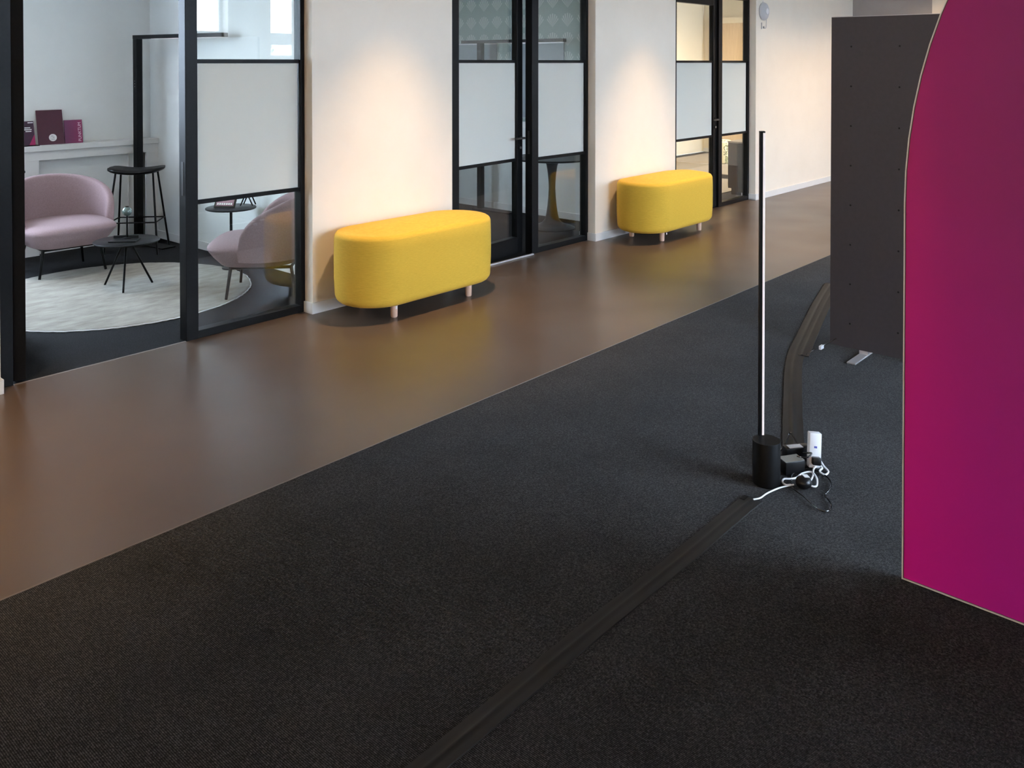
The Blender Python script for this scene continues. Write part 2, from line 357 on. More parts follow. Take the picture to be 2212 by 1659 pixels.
# ------------------------------------------------------------------ glazed fronts
YFR, DFR = 4.888 - YW, 0.072     # frame plane behind the wall face, frame depth
JW, HEAD0, HEAD1 = 0.088, 2.385, 2.46
BAR = [(0.800, 0.826), (1.643, 1.668)]
def handle(parent, x, y, z, sgn, yface, reach):
    """door furniture on one face: rose, lever, key rose"""
    h = obj('handle', rod(bmesh.new(), (x, yface, z), (x, yface + sgn * 0.008, z), 0.026, n=24), 'black', parent, True)
    bm = rod(bmesh.new(), (x, yface, z), (x, yface + sgn * 0.052, z), 0.0095, n=14)
    rod(bm, (x, yface + sgn * 0.046, z), (x + reach, yface + sgn * 0.046, z), 0.0095, n=14)
    obj('lever', bm, 'dark_metal', h, True)
    k = obj('key_rose', rod(bmesh.new(), (x, yface, z - 0.085), (x, yface + sgn * 0.008, z - 0.085), 0.024, n=24), 'black', parent, True)
    obj('key_cylinder', rod(bmesh.new(), (x, yface + sgn * 0.004, z - 0.085), (x, yface + sgn * 0.013, z - 0.085), 0.011, n=16), 'steel', k, True)
def leaf(idx, hx, w_, ang):
    e = sthing('door_%d' % idx, (hx, YW + YFR + 0.005, 0), ang); d = 0.058; st = 0.080
    for a in (0, w_ - st): obj('stile', bx(a, a + st, 0, d, 0.012, 2.375, 0.002), 'black', e)
    obj('bottom_rail', bx(st, w_ - st, 0, d, 0.012, 0.150, 0.002), 'black', e)
    obj('top_rail', bx(st, w_ - st, 0, d, 2.290, 2.375, 0.002), 'black', e)
    for z0, z1 in BAR: obj('glazing_bar', bx(st, w_ - st, 0.012, d - 0.012, z0, z1), 'black', e)
    obj('glass_pane', bx(st, w_ - st, 0.024, 0.032, 0.150, 2.290), 'glass', e)
    obj('privacy_film', bx(st + 0.004, w_ - st - 0.004, 0.0215, 0.0225, BAR[0][1], BAR[1][0]), 'film', e)
    hx_ = w_ - st / 2
    handle(e, hx_, 0, 1.0, -1, 0, -0.115); handle(e, hx_, 0, 1.0, 1, d, -0.115)
    return e
def front(idx, x0, x1, p0, p1):
    e = sthing('window_%d' % idx, (x0, YW, 0)); W = x1 - x0; y0, y1 = YFR, YFR + DFR
    P0, P1 = p0 - x0, p1 - x0
    bm = bx(0, JW, y0, y1, 0, HEAD1, 0.002); obj('jamb', bm, 'black', e)
    bm = bx(W - 0.032, W, y0, y1, 0, HEAD1, 0.002); obj('jamb', bm, 'black', e)
    bm = bx(P0, P1, y0 - 0.004, y1, 0, HEAD1, 0.002); obj('post', bm, 'black', e)
    obj('head', bx(0, W, y0, y1, HEAD0, HEAD1), 'black', e)
    obj('bottom_rail', bx(P1, W - 0.032, y0, y1, 0, 0.046, 0.002), 'black', e)
    for z0, z1 in BAR: obj('glazing_bar', bx(P1, W - 0.032, y0 + 0.014, y1 - 0.014, z0, z1), 'black', e)
    obj('glass_pane', bx(P1, W - 0.032, y0 + 0.030, y0 + 0.038, 0.046, HEAD0), 'glass', e)
    obj('privacy_film', bx(P1 + 0.006, W - 0.036, y0 + 0.0275, y0 + 0.0285, BAR[0][1], BAR[1][0]), 'film', e)
    obj('strike_plate', bx(P0 - 0.0015, P0, y0 + 0.022, y0 + 0.045, 0.86, 1.06), 'dark_metal', e)
    return e
POSTS = [(2.634, 2.712), (5.800, 5.885), (9.090, 9.170)]
for i, ((a, b), (p0, p1)) in enumerate(zip(OPEN, POSTS)): front(i + 1, a, b, p0, p1)
leaf(1, OPEN[0][0] + JW + 0.062, POSTS[0][0] - OPEN[0][0] - JW - 0.010, math.radians(74))
leaf(2, OPEN[1][0] + JW + 0.004, POSTS[1][0] - OPEN[1][0] - JW - 0.010, math.radians(5.5))
leaf(3, OPEN[2][0] + JW + 0.004, POSTS[2][0] - OPEN[2][0] - JW - 0.010, math.radians(0.8))
struct('trim_2', bx(OPEN[1][0] + JW, POSTS[1][0], 4.862, 4.884, 0, 0.010, 0.002), 'alu')
struct('trim_3', bx(OPEN[0][0] + JW, POSTS[0][0], 4.884, 4.898, -0.01, 0.0015), 'joint')

# ------------------------------------------------------------------ ottomans
def stadium(s, r, z, n=14):
    p = []
    for k in range(n + 1): a = -PI / 2 + PI * k / n; p.append((s + r * math.cos(a), r * math.sin(a), z))
    for k in range(n + 1): a = PI / 2 + PI * k / n; p.append((-s + r * math.cos(a), r * math.sin(a), z))
    return p
def ottoman():
    t = thing('ottoman', '', 'ottoman')
    R, s = 0.27, 0.362; rings = []
    rings.append(stadium(s, R - 0.10, 0.088))
    for k in range(7): a = PI / 2 * k / 6; rings.append(stadium(s, R - 0.006 - 0.055 * (1 - math.sin(a)), 0.088 + 0.055 * (1 - math.cos(a))))
    rings += [stadium(s, R - 0.001, 0.25), stadium(s, R, 0.35), stadium(s, R - 0.001, 0.455)]
    for k in range(1, 8): a = PI / 2 * k / 7; rings.append(stadium(s, R - 0.002 - 0.042 * (1 - math.cos(a)), 0.508 + 0.042 * math.sin(a)))
    for q in (0.10, 0.15, 0.20, 0.245, 0.262): rings.append(stadium(s, R - q, 0.550 + 0.026 * math.sin(PI / 2 * (q - 0.044) / 0.226)))
    obj('cushion', loft(bmesh.new(), rings), 'yellow', t, True)
    obj('base_board', loft(bmesh.new(), [stadium(s, R - 0.085, 0.080), stadium(s, R - 0.085, 0.0885)]), 'black_matte', t)
    obj('fabric_tag', bx(-0.40, -0.388, -0.245, -0.243, 0.076, 0.094), 'paper', t)
    for sx_ in (-1, 1):
        for sy in (-1, 1):
            obj('leg', lathe(bmesh.new(), [(0.019, 0.0), (0.0225, 0.006), (0.024, 0.082)], 20, sx_ * 0.345, sy * 0.165), 'beech', t, True)
    return t
o1 = ottoman(); o1.location = (4.127, 4.518, 0)
o2 = copy_tree(o1); o2.location = (7.375, 4.522, 0); o2.rotation_euler[2] = math.radians(0.5)
tag(o1, 'mustard yellow oblong ottoman on wooden pegs, the nearer one beside the lounge window', 'ottoman', 'yellow ottomans along the corridor wall')
tag(o2, 'mustard yellow oblong ottoman, the farther one in front of the last glass door', 'ottoman', 'yellow ottomans along the corridor wall')

# ------------------------------------------------------------------ magenta board and dark panel
BX, BC, BA, BB, BZ = 2.905, -0.03, 0.95, 1.31, 1.20  # unseen right part widened to shade the near carpet from the window
def arch(inset, x):
    p = [(x, -(BA - inset), inset), (x, BA - inset, inset)]
    for k in range(41): a = PI * k / 40; p.append((x, (BA - inset) * math.cos(a), BZ + (BB - inset) * math.sin(a)))
    return p
t = thing('display_board', 'tall magenta to purple display board with arched top on the carpet', 'display board', (BX, BC, 0.004), math.radians(-1.0))
obj('board', loft(bmesh.new(), [arch(0.0, 0.002), arch(0.0, 0.028)]), 'panel', t)
obj('print', loft(bmesh.new(), [arch(0.0065, 0.0), arch(0.0065, 0.003)]), 'magenta', t)
bm = bmesh.new(); A1, A2 = arch(0.0, -0.0015), arch(0.0040, -0.0015); B1, B2 = arch(0.0, 0.003), arch(0.0040, 0.003)
loft(bm, [A1, A2, B2, B1, A1], True, False, False); bmesh.ops.remove_doubles(bm, verts=bm.verts[:], dist=1e-6)
obj('edge_trim', bm, 'white_plastic', t)
t = thing('perforated_panel', 'dark grey freestanding panel with rows of small holes behind the magenta board', 'panel', (5.02, 1.985, 0))
obj('panel', bx(0, 0.025, -1.25, 0, 0.028, 1.906, 0.001), 'panel', t)
bm = bmesh.new(); box(bm, -0.0005, 0.0255, -1.2505, 0.0005, 1.9055, 1.909); obj('edge_trim', bm, 'alu', t)
for k in range(8):
    for yy in (-0.114, -0.377, -0.900, -1.136):
        obj('hole', rod(bmesh.new(), (-0.0012, yy, 1.738 - 0.2245 * k), (0.004, yy, 1.738 - 0.2245 * k), 0.0052, n=12), 'hole', t)
for yy in (-0.19, -1.06):
    f = obj('foot', bx(-0.185, 0.21, yy - 0.024, yy + 0.024, 0.0, 0.008, 0.002), 'alu', t)
    obj('foot_bracket', bx(0.004, 0.021, yy - 0.024, yy + 0.024, 0.008, 0.030), 'alu', f)
tag(obj('cable', tube(bmesh.new(), [(4.80, 2.030, 0.012), (4.88, 2.034, 0.010), (4.955, 2.025, 0.014), (5.0, 2.010, 0.022), (5.010, 1.988, 0.034), (5.012, 1.955, 0.062), (5.016, 1.945, 0.067)], 0.0022), 'cable', None, True), 'thin black cable running from tape to foot of the dark panel', 'cable')
tag(obj('cable_tag', bx(4.945, 4.985, 2.006, 2.020, 0.006, 0.026, 0.001), 'white_plastic'), 'small white tag clipped on thin cable beside the dark panel', 'tag')

# ------------------------------------------------------------------ tape over cables
def strip(name, path, wd, ridge, label, z=0.0008, seg=10, wob=0.0):
    P = spline([(*p, 0) for p in path], seg); rings = []
    prof = [(-0.5, 0.0), (-0.49, 0.0012), (-0.25, 0.0016), (-0.14, 0.2), (-0.06, 0.85), (0.0, 1.0), (0.06, 0.85), (0.14, 0.2), (0.25, 0.0016), (0.49, 0.0012), (0.5, 0.0)]
    for i, p in enumerate(P):
        d = (P[min(i + 1, len(P) - 1)] - P[max(i - 1, 0)]).normalized(); nrm = Vector((-d.y, d.x, 0))
        j = wob * (random.random() - 0.5)
        top = [p + nrm * (u * (wd + j)) + Vector((0, 0, z + (h * ridge if h > 0.01 else h))) for u, h in prof]
        bot = [p + nrm * (u * (wd + j)) + Vector((0, 0, z - 0.0035)) for u, h in (prof[-1], prof[0])]
        rings.append(top + bot)
    return tag(obj(name, loft(bmesh.new(), rings), 'tape', None, True), label, 'tape')
tp = strip('tape_strip', [(0.55, 1.512), (1.0, 1.508), (1.45, 1.505), (2.0, 1.514), (2.5, 1.511), (3.0, 1.516), (3.095, 1.512)], 0.076, 0.0028, 'straight strip of black floor tape on the carpet leading to the slim lamp', seg=14, wob=0.004)
obj('folded_end', bx(3.06, 3.098, 1.532, 1.552, 0.0022, 0.0042, 0.0008, Matrix.Rotation(0.0, 4, 'Z')), 'black_matte', tp)
strip('tape_strip', [(3.62, 1.585), (3.80, 1.668), (4.16, 1.828), (4.70, 2.055), (5.19, 2.205), (5.93, 2.415), (6.5, 2.56)], 0.090, 0.007, 'long curved strip of black floor tape running behind the dark panel', wob=0.003)
strip('tape_strip', [(4.79, 2.052), (5.19, 2.168), (5.93, 2.375), (6.5, 2.52)], 0.075, 0.006, 'short second strip of floor tape overlapping the curved strip beside the dark panel', 0.0030)

# ------------------------------------------------------------------ slim floor lamp
t = thing('floor_lamp', 'slim black stick lamp with pale light strip on a cylinder base', 'floor lamp', (3.252, 1.536, 0))
obj('base', lathe(bmesh.new(), [(0.051, 0.0), (0.0535, 0.003), (0.0535, 0.166), (0.0525, 0.168)], 48), 'black_matte', t, True)
px_, py_ = 0.030, 0.037
rt = Matrix.Translation((px_, py_, 0)) @ Matrix.Rotation(YAW - PI / 2, 4, 'Z')
obj('pole', bx(-0.010, 0.001, -0.010, 0.010, 0.165, 1.375, 0.001, rt), 'black_matte', t)
obj('light_strip', bx(0.001, 0.010, -0.0095, 0.009, 0.170, 1.370, 0.001, rt), 'led', t)
obj('end_cap', bx(-0.0103, 0.0100, -0.0103, 0.0103, 1.371, 1.377, 0.001, rt), 'black_matte', t)

# cables and power things beside the lamp
ps = thing('power_strip', 'white power strip standing on end among the cables', 'power strip', (3.494, 1.446, 0), math.radians(-52))
ps.rotation_euler = (math.radians(-9), math.radians(4), math.radians(-52))
obj('body', bx(-0.024, 0.024, -0.019, 0.019, 0.004, 0.140, 0.004), 'white_plastic', ps, True)
obj('print_mark', bx(-0.006, 0.006, -0.0194, -0.019, 0.082, 0.090), 'bluemark', ps)
for z in (0.035,): obj('socket', rod(bmesh.new(), (0, -0.0185, z), (0, -0.0202, z), 0.016, n=20), 'grey_plastic', ps, True)
obj('plug', bx(-0.017, 0.017, -0.050, -0.020, 0.022, 0.052, 0.005), 'black_plastic', ps, True)
a1 = thing('power_adapter', 'square black power adapter with a dull top beside the lamp base', 'adapter', (3.408, 1.503, 0), math.radians(-32))
obj('body', bx(-0.045, 0.045, -0.030, 0.030, 0, 0.052, 0.004), 'black_plastic', a1, True)
obj('label_plate', bx(-0.043, 0.043, -0.028, 0.028, 0.052, 0.0528), 'dull_plastic', a1)
a2 = thing('power_adapter', 'black plug adapter with a white printed label next to the power strip', 'adapter', (3.512, 1.524, 0), math.radians(-38))
obj('body', bx(-0.055, 0.055, -0.020, 0.026, 0, 0.062, 0.005), 'black_plastic', a2, True)
obj('label_plate', bx(-0.040, 0.020, -0.016, 0.016, 0.062, 0.0626), 'paper', a2)
a3 = thing('plug', 'round black plug with small white label lying in front of the white cable', 'plug', (3.300, 1.405, 0), math.radians(-40))
obj('body', sphere(bmesh.new(), (0, 0, 0.025), 0.031, 24, 0.8), 'black_plastic', a3, True)
obj('label_plate', bx(-0.008, 0.014, -0.012, 0.012, 0.0485, 0.0503, 0, Matrix.Rotation(0.12, 4, 'Y')), 'paper', a3)
cz = 0.0045
tag(obj('cable', tube(bmesh.new(), [(x_, y_, cz) for x_, y_ in [(3.415, 1.47), (3.376, 1.483), (3.317, 1.461), (3.272, 1.440), (3.232, 1.378), (3.194, 1.326), (3.173, 1.282), (3.190, 1.263), (3.234, 1.270), (3.273, 1.299), (3.294, 1.319), (3.33, 1.322), (3.382, 1.33), (3.424, 1.351), (3.459, 1.389), (3.470, 1.415), (3.463, 1.457), (3.442, 1.470)]], 0.0025, 6), 'cable', None, True), 'thin black cable lying in a heart shaped loop on the carpet', 'cable')
tag(obj('cable', tube(bmesh.new(), [(3.50, 1.428, 0.030), (3.537, 1.437, 0.020), (3.526, 1.416, 0.006), (3.494, 1.385, 0.005), (3.458, 1.384, 0.005), (3.462, 1.408, 0.010), (3.492, 1.409, 0.012), (3.505, 1.43, 0.014), (3.46, 1.432, 0.012), (3.400, 1.410, 0.012), (3.345, 1.400, 0.006), (3.330, 1.385, 0.005), (3.345, 1.372, 0.005), (3.39, 1.39, 0.012), (3.425, 1.425, 0.014), (3.400, 1.452, 0.010), (3.357, 1.458, 0.006), (3.332, 1.471, 0.006), (3.313, 1.490, 0.006), (3.284, 1.483, 0.006), (3.271, 1.463, 0.006), (3.285, 1.450, 0.006)], 0.0036, 6), 'white_plastic', None, True), 'white power cable coiled around the plugs beside the lamp base', 'cable')
tag(obj('cable', tube(bmesh.new(), [(3.085, 1.508, 0.004), (3.113, 1.494, 0.004), (3.16, 1.491, 0.004), (3.214, 1.480, 0.004), (3.250, 1.468, 0.004), (3.290, 1.440, 0.008)], 0.003, 6), 'white_plastic', None, True), 'short pale cable end coming out of the straight tape strip', 'cable')
tag(obj('cable', tube(bmesh.new(), [(3.325, 1.578, 0.030), (3.42, 1.580, 0.030), (3.49, 1.585, 0.032), (3.545, 1.590, 0.040), (3.575, 1.585, 0.075), (3.560, 1.568, 0.085), (3.535, 1.530, 0.060), (3.515, 1.508, 0.058)], 0.0032, 6), 'cable', None, True), 'black cable rising in a loop between lamp base and adapters', 'cable')
tag(obj('cable', tube(bmesh.new(), [(3.43, 1.487, 0.058), (3.415, 1.462, 0.066), (3.425, 1.440, 0.070), (3.455, 1.438, 0.076), (3.462, 1.455, 0.070), (3.455, 1.475, 0.066)], 0.0032, 6), 'cable', None, True), 'small black cable loop in front of the white power strip', 'cable')

# ------------------------------------------------------------------ wall device
t = thing('wall_sounder', 'round white wall device with cable high on the white wall', 'wall device', (10.03, YW, 2.262))
bm = bmesh.new(); ring = lambda r, y: [(r * math.cos(2 * PI * i / 40), y, r * math.sin(2 * PI * i / 40)) for i in range(40)]
obj('disc', loft(bm, [ring(0.105, 0), ring(0.110, -0.012), ring(0.100, -0.034), ring(0.070, -0.050), ring(0.0, -0.055)], True, True, False), 'grey_plastic', t, True)
obj('button', loft(bmesh.new(), [ring(0.036, -0.045), ring(0.036, -0.060), ring(0.030, -0.064)]), 'white_plastic', t, True)
obj('cable', tube(bmesh.new(), [(0.072, -0.012, -0.060), (0.075, -0.010, -0.13), (0.070, -0.010, -0.185), (0.040, -0.010, -0.205), (0.015, -0.012, -0.190), (0.008, -0.012, -0.175)], 0.004), 'grey_plastic', t, True)
obj('bracket', bx(-0.045, -0.037, -0.012, 0, -0.212, -0.135, 0.001), 'grey_plastic', t)
obj('hook', bx(0.000, 0.010, -0.016, 0, -0.205, -0.180, 0.001), 'grey_plastic', t)
obj('wire', bx(-0.002, 0.002, -0.005, 0, 0.108, 0.70), 'white_plastic', t)

# ------------------------------------------------------------------ lounge (first room)
t = thing('rug', 'round cream rug under the armchairs in the lounge', 'rug', (2.86, 6.30, 0))
bm = bmesh.new(); n = 240; rad = [0.925 + random.uniform(-0.004, 0.004) for _ in range(n)]
rg = lambda k, z: [(k * rad[i] * math.cos(2 * PI * i / n), k * rad[i] * math.sin(2 * PI * i / n), z) for i in range(n)]
obj('pile', loft(bm, [rg(0.995, 0.0), rg(1.0, 0.004), rg(0.997, 0.009), rg(0.985, 0.012), rg(0.6, 0.012), rg(0.05, 0.012)]), 'rug', t)
obj('binding', loft(bmesh.new(), [rg(0.998, 0.0), rg(1.006, 0.001), rg(1.006, 0.006), rg(0.998, 0.007)], True, False, False), 'paper', t)

def armchair():
    t = thing('armchair', '', 'armchair')
    N, a0 = 64, math.radians(114); secs = []
    for i in range(N + 1):
        ph = -a0 + 2 * a0 * i / N; u = ph / a0
        h = 0.372 + 0.368 * max(0.0, math.cos(u * PI / 2)) ** 0.42
        sx_, cy_ = math.sin(ph), -math.cos(ph)
        def pt(off, z):
            lean = 1 + 0.16 * max(0, z - 0.33)
            fr = 0.012 * abs(u) ** 6
            return ((0.315 * lean + off) * sx_, (0.275 * lean + off) * cy_ + 0.01, z)
        th = 0.058; z0 = 0.285; sec = []
        for k in range(7): sec.append(pt(th - 0.012 * (1 - k / 6), z0 + (h - 0.028 - z0) * k / 6))
        for k in range(1, 6): a = PI * k / 6; sec.append(pt(th / 2 + th / 2 * math.cos(a), h - 0.028 + 0.028 * math.sin(a)))
        for k in range(7): sec.append(pt(0, h - 0.028 + (0.36 - h + 0.028) * k / 6))
        secs.append(sec)
    obj('backrest', loft(bmesh.new(), secs, True), 'pink', t, True)
    def sup(k, z, dy=0.0, n=64):
        p = []
        for i in range(n):
            a = 2 * PI * i / n; c, s = math.cos(a), math.sin(a); e = 2.3 + 1.5 * max(0.0, s) ** 0.5
            p.append((k * 0.345 * math.copysign(abs(c) ** (2 / e), c), 0.045 + dy + k * 0.345 * math.copysign(abs(s) ** (2 / e), s), z))
        return p
    rings = [sup(0.68, 0.232, -0.015), sup(0.745, 0.234, -0.012), sup(0.775, 0.242, -0.010), sup(0.885, 0.295), sup(0.975, 0.340), sup(1.0, 0.358), sup(0.995, 0.370), sup(0.96, 0.384), sup(0.86, 0.402), sup(0.6, 0.412), sup(0.3, 0.417), sup(0.04, 0.419)]
    obj('seat', loft(bmesh.new(), rings), 'pink', t, True)
    bm = bmesh.new()
    for s in (-1, 1): rod(bm, (s * 0.205, -0.195, 0.222), (s * 0.205, 0.215, 0.222), 0.011)
    for y in (-0.195, 0.215): rod(bm, (-0.205, y, 0.222), (0.205, y, 0.222), 0.011)
    obj('frame', bm, 'black', t, True)
    for s in (-1, 1):
        for y0, y1, zf_ in ((-0.195, -0.235, 0.0), (0.215, 0.240, 0.0125)): obj('leg', rod(bmesh.new(), (s * 0.207, y0, 0.232), (s * 0.243, y1, zf_), 0.012, 0.0095), 'black', t, True)
    return t
c1 = armchair(); c1.location = (2.885, 7.285, 0.0); c1.rotation_euler[2] = PI - math.radians(3)
c2 = copy_tree(c1); c2.location = (3.600, 5.515, 0.0); c2.rotation_euler[2] = math.atan2(0.68, -0.73) - PI / 2
tag(c1, 'dusty pink tub armchair on thin black legs facing the doorway', 'armchair', 'pink armchairs in the lounge')
tag(c2, 'dusty pink tub armchair behind the window pane, seen from its side', 'armchair', 'pink armchairs in the lounge')

# small tripod table on the rug
t = thing('tripod_table', 'small round black tripod table standing on the cream rug', 'table', (2.972, 6.365, 0.0125))
obj('table_top', lathe(bmesh.new(), [(0.222, 0.330), (0.226, 0.333), (0.226, 0.338), (0.222, 0.341)], 56), 'black', t, True)
for fx, fy in ((-0.082, 0.177), (-0.100, -0.155), (0.182, -0.020)):
    obj('leg', rod(bmesh.new(), (fx * 0.12, fy * 0.12, 0.332), (fx, fy, 0.0), 0.0075), 'black', t, True)
obj('hub', lathe(bmesh.new(), [(0.030, 0.310), (0.034, 0.331)], 20), 'black', t, True)
TZ = 0.0125 + 0.341
t = thing('tray', 'flat black folder lying open on the tripod table', 'folder', (2.95, 6.35, TZ), math.radians(-42))
obj('cover', bx(-0.095, 0.095, -0.065, 0.065, 0.0, 0.008, 0.002), 'black_plastic', t)
obj('flap', bx(-0.095, 0.080, 0.055, 0.065, 0.006, 0.028, 0.002), 'black_plastic', t)
t = thing('globe_ornament', 'small green globe on a thin black stick on the tripod table', 'ornament', (2.985, 6.385, TZ + 0.008))
obj('foot', lathe(bmesh.new(), [(0.03, 0), (0.03, 0.004), (0.008, 0.010)], 24), 'black', t, True)
obj('stick', rod(bmesh.new(), (0, 0, 0.005), (0, 0, 0.165), 0.0075, 0.0055), 'black', t, True)
g_ = obj('globe', sphere(bmesh.new(), (0, 0, 0.198), 0.034), 'globe', t, True)
obj('cap', rod(bmesh.new(), (0, 0, 0.228), (0, 0, 0.236), 0.012, n=16), 'black', g_, True)

# bar stool
t = thing('bar_stool', 'black saddle seat bar stool with thin legs beside the lounge corner', 'stool', (3.63, 7.575, 0), math.atan2(-0.66, 0.75))
rings = []
n = 21
for i in range(n):
    u = -1 + 2 * i / (n - 1); xx = 0.235 * u; rnd = math.sqrt(max(0.0, 1 - abs(u) ** 5)); hw = 0.020 + 0.150 * rnd * (1 - 0.12 * (1 - u * u)); hh = 0.006 + 0.024 * rnd
    zc = 0.700 + 0.032 * u * u
    rings.append([(xx, hw * math.copysign(abs(math.cos(a)) ** 0.7, math.cos(a)), zc + hh * math.copysign(abs(math.sin(a)) ** 0.8, math.sin(a)) - 0.010 * (1 - math.cos(a) ** 2 if math.sin(a) > 0 else 0)) for a in [2 * PI * k / 24 for k in range(24)]])
obj('seat', loft(bmesh.new(), rings), 'leather', t, True)
tops = [(-0.155, -0.075), (0.155, -0.075), (0.155, 0.075), (-0.155, 0.075)]; feet = [(-0.220, -0.195), (0.220, -0.195), (0.220, 0.195), (-0.220, 0.195)]
for (a, b), (c, d) in zip(tops, feet): obj('leg', rod(bmesh.new(), (a, b, 0.690), (c, d, 0), 0.0085), 'black', t, True)
fz = 0.27; mid = [(a + (c - a) * (1 - fz / 0.69), b + (d - b) * (1 - fz / 0.69)) for (a, b), (c, d) in zip(tops, feet)]
bm = bmesh.new()
for k in range(4): rod(bm, (*mid[k], fz), (*mid[(k + 1) % 4], fz), 0.006)
obj('footrest', bm, 'black', t, True)

# angled black lamps
def arm_lamp(loc, end, back, name_label, hp=1.877):
    t = thing('arm_lamp', name_label, 'floor lamp', loc)
    d = Vector((end[0] - loc[0], end[1] - loc[1], 0)); L = d.length; R_ = Matrix.Rotation(math.atan2(d.y, d.x), 4, 'Z')
    obj('base_plate', bx(-0.07, 0.46, -0.068, 0.068, 0, 0.010, 0.003, R_), 'black_matte', t)
    p = obj('pole', bx(-0.030, 0.030, -0.030, 0.030, 0.010, hp - 0.016, 0.003, R_), 'black_matte', t)
    for z in (1.425, 1.45, 1.475): obj('button', bx(0.0, 0.004, -0.0325, -0.030, z, z + 0.006, 0, R_), 'alu', p)
    a = obj('arm', bx(-0.030 - back, L, -0.032, 0.032, hp - 0.016, hp + 0.018, 0.002, R_), 'black_matte', t)
    obj('light_panel', bx(0.25, L - 0.04, -0.026, 0.026, hp - 0.0172, hp - 0.0158, 0, R_), 'led', a)
    return t
arm_lamp((3.805, 7.91, 0), (3.945, 6.66), 0.0, 'angular black floor lamp with long arm in the lounge corner')
arm_lamp((7.215, 6.83, 0), (7.245, 5.66), 0.24, 'angular black floor lamp with long arm behind the ajar glass door')

# ledge over the radiator niche
YL = 8.0
t = thing('radiator_cover', 'white window ledge with recessed panel along the lounge back wall', 'ledge', (3.3, YL, 0))
obj('top_board', bx(-0.90, 0.739, -0.018, 0.148, 0.890, 0.937, 0.003), 'skirt', t)
obj('apron', bx(-0.885, 0.739, 0.0, 0.030, 0.812, 0.890, 0.001), 'skirt', t)
for a, b in ((-0.885, -0.315), (0.625, 0.739)): obj('side_panel', bx(a, b, 0.0, 0.030, 0, 0.812, 0.001), 'skirt', t)
obj('back_panel', bx(-0.315, 0.625, 0.060, 0.075, 0, 0.812), 'wall_cool', t)
obj('divider', bx(0.475, 0.485, 0.045, 0.060, 0.0, 0.812), 'skirt', t)
LZ = 0.937
def lean(loc, rz, tilt): return Matrix.Translation(loc) @ Matrix.Rotation(rz, 4, 'Z') @ Matrix.Rotation(tilt, 4, 'X')
def booklet(name, label, loc, w_, h_, th, m_, rz, tilt):
    t = thing(name, label, 'booklet', loc); t.rotation_euler = (tilt, 0, rz)
    obj('cover', bx(-w_ / 2, w_ / 2, 0, th, 0, h_, 0.0008), m_, t); return t
b1 = booklet('booklet', 'tall maroon booklet with white round seal leaning on the ledge', (3.112, YL + 0.055, LZ), 0.212, 0.305, 0.008, 'maroon', math.radians(-3), math.radians(-14))
ringf = lambda r, y, n=28: [(0.012 + r * math.cos(2 * PI * i / n), y, 0.060 + r * math.sin(2 * PI * i / n)) for i in range(n)]
sl = obj('seal', loft(bmesh.new(), [ringf(0.032, 0.0), ringf(0.032, -0.0012)]), 'paper', b1)
bm = bmesh.new()
tube(bm, [(0.000, -0.0016, 0.068), (0.004, -0.0016, 0.076), (0.014, -0.0016, 0.074), (0.012, -0.0016, 0.062), (0.020, -0.0016, 0.058), (0.026, -0.0016, 0.068)], 0.0014, 5, 6); box(bm, 0.0, 0.026, -0.0018, -0.001, 0.044, 0.047)
obj('emblem', bm, 'greyink', sl)
b2 = booklet('booklet', 'bright pink booklet with white vertical lettering on the ledge', (3.300, YL + 0.058, LZ), 0.150, 0.205, 0.014, 'pinkprint', math.radians(-3), math.radians(-8))
text('PUNKTUM', 0.036, 'pinkpaper', 'lettering', b2, (0.062, -0.0010, 0.012), (PI / 2, -PI / 2, 0))
b3 = booklet('booklet', 'dark plum leaflet with pink corner standing in a black holder', (2.908, YL + 0.040, LZ + 0.007), 0.130, 0.210, 0.004, 'plum', math.radians(-3), math.radians(-16))
for a, b, z in ((-0.01, 0.035, 0.148), (-0.012, 0.045, 0.132), (-0.004, 0.042, 0.116), (0.018, 0.060, 0.192)): obj('text_line', bx(a, b, -0.0008, 0, z, z + 0.008), 'paper', b3)
bm = bmesh.new(); loft(bm, [[(0.015, -0.0006, 0.0), (0.0645, -0.0006, 0.0), (0.0645, -0.0006, 0.095)], [(0.015, 0.0, 0.0), (0.0645, 0.0, 0.0), (0.0645, 0.0, 0.095)]]); obj('pink_corner', bm, 'hotpink', b3)
tag(obj('leaflet_stand', bx(2.80, 2.995, YL + 0.004, YL + 0.075, LZ, LZ + 0.007, 0.002), 'black'), 'flat black leaflet stand on the white ledge', 'stand')

# side table by the lounge wall with sign holders
SX, SY, SZ = 3.79, 6.318, 0.486
t = thing('side_table', 'round black side table on one thin stem behind the pane', 'table', (SX, SY, 0.0125))
obj('table_top', lathe(bmesh.new(), [(0.190, SZ - 0.012), (0.195, SZ - 0.009), (0.195, SZ - 0.003), (0.191, SZ)], 56), 'black', t, True)
obj('stem', rod(bmesh.new(), (0, 0, 0.006), (0, 0, SZ - 0.012), 0.011, n=16), 'black', t, True)
obj('base', lathe(bmesh.new(), [(0.070, 0.0), (0.072, 0.003), (0.070, 0.009), (0.02, 0.012)], 48), 'black', t, True)
t = thing('sign_holder', 'small purple picture in a black easel frame on the side table', 'picture', (SX - 0.055, SY + 0.01, SZ + 0.018)); t.rotation_euler = (math.radians(-38), 0, math.radians(-52))
obj('frame', bx(-0.085, 0.085, 0.0, 0.008, 0, 0.140, 0.001), 'black', t)
obj('picture', bx(-0.070, 0.070, -0.0015, 0.0, 0.012, 0.128), 'purple', t)
bm = bmesh.new()
for k in range(7): box(bm, -0.062 + k * 0.018, -0.049 + k * 0.018, -0.0022, -0.0014, 0.020, 0.036)
obj('lettering', bm, 'paper', t)
t = thing('sign_stand', 'black folded metal sign stand on the side table', 'stand', (SX + 0.105, SY - 0.055, SZ + 0.0125), math.radians(38))
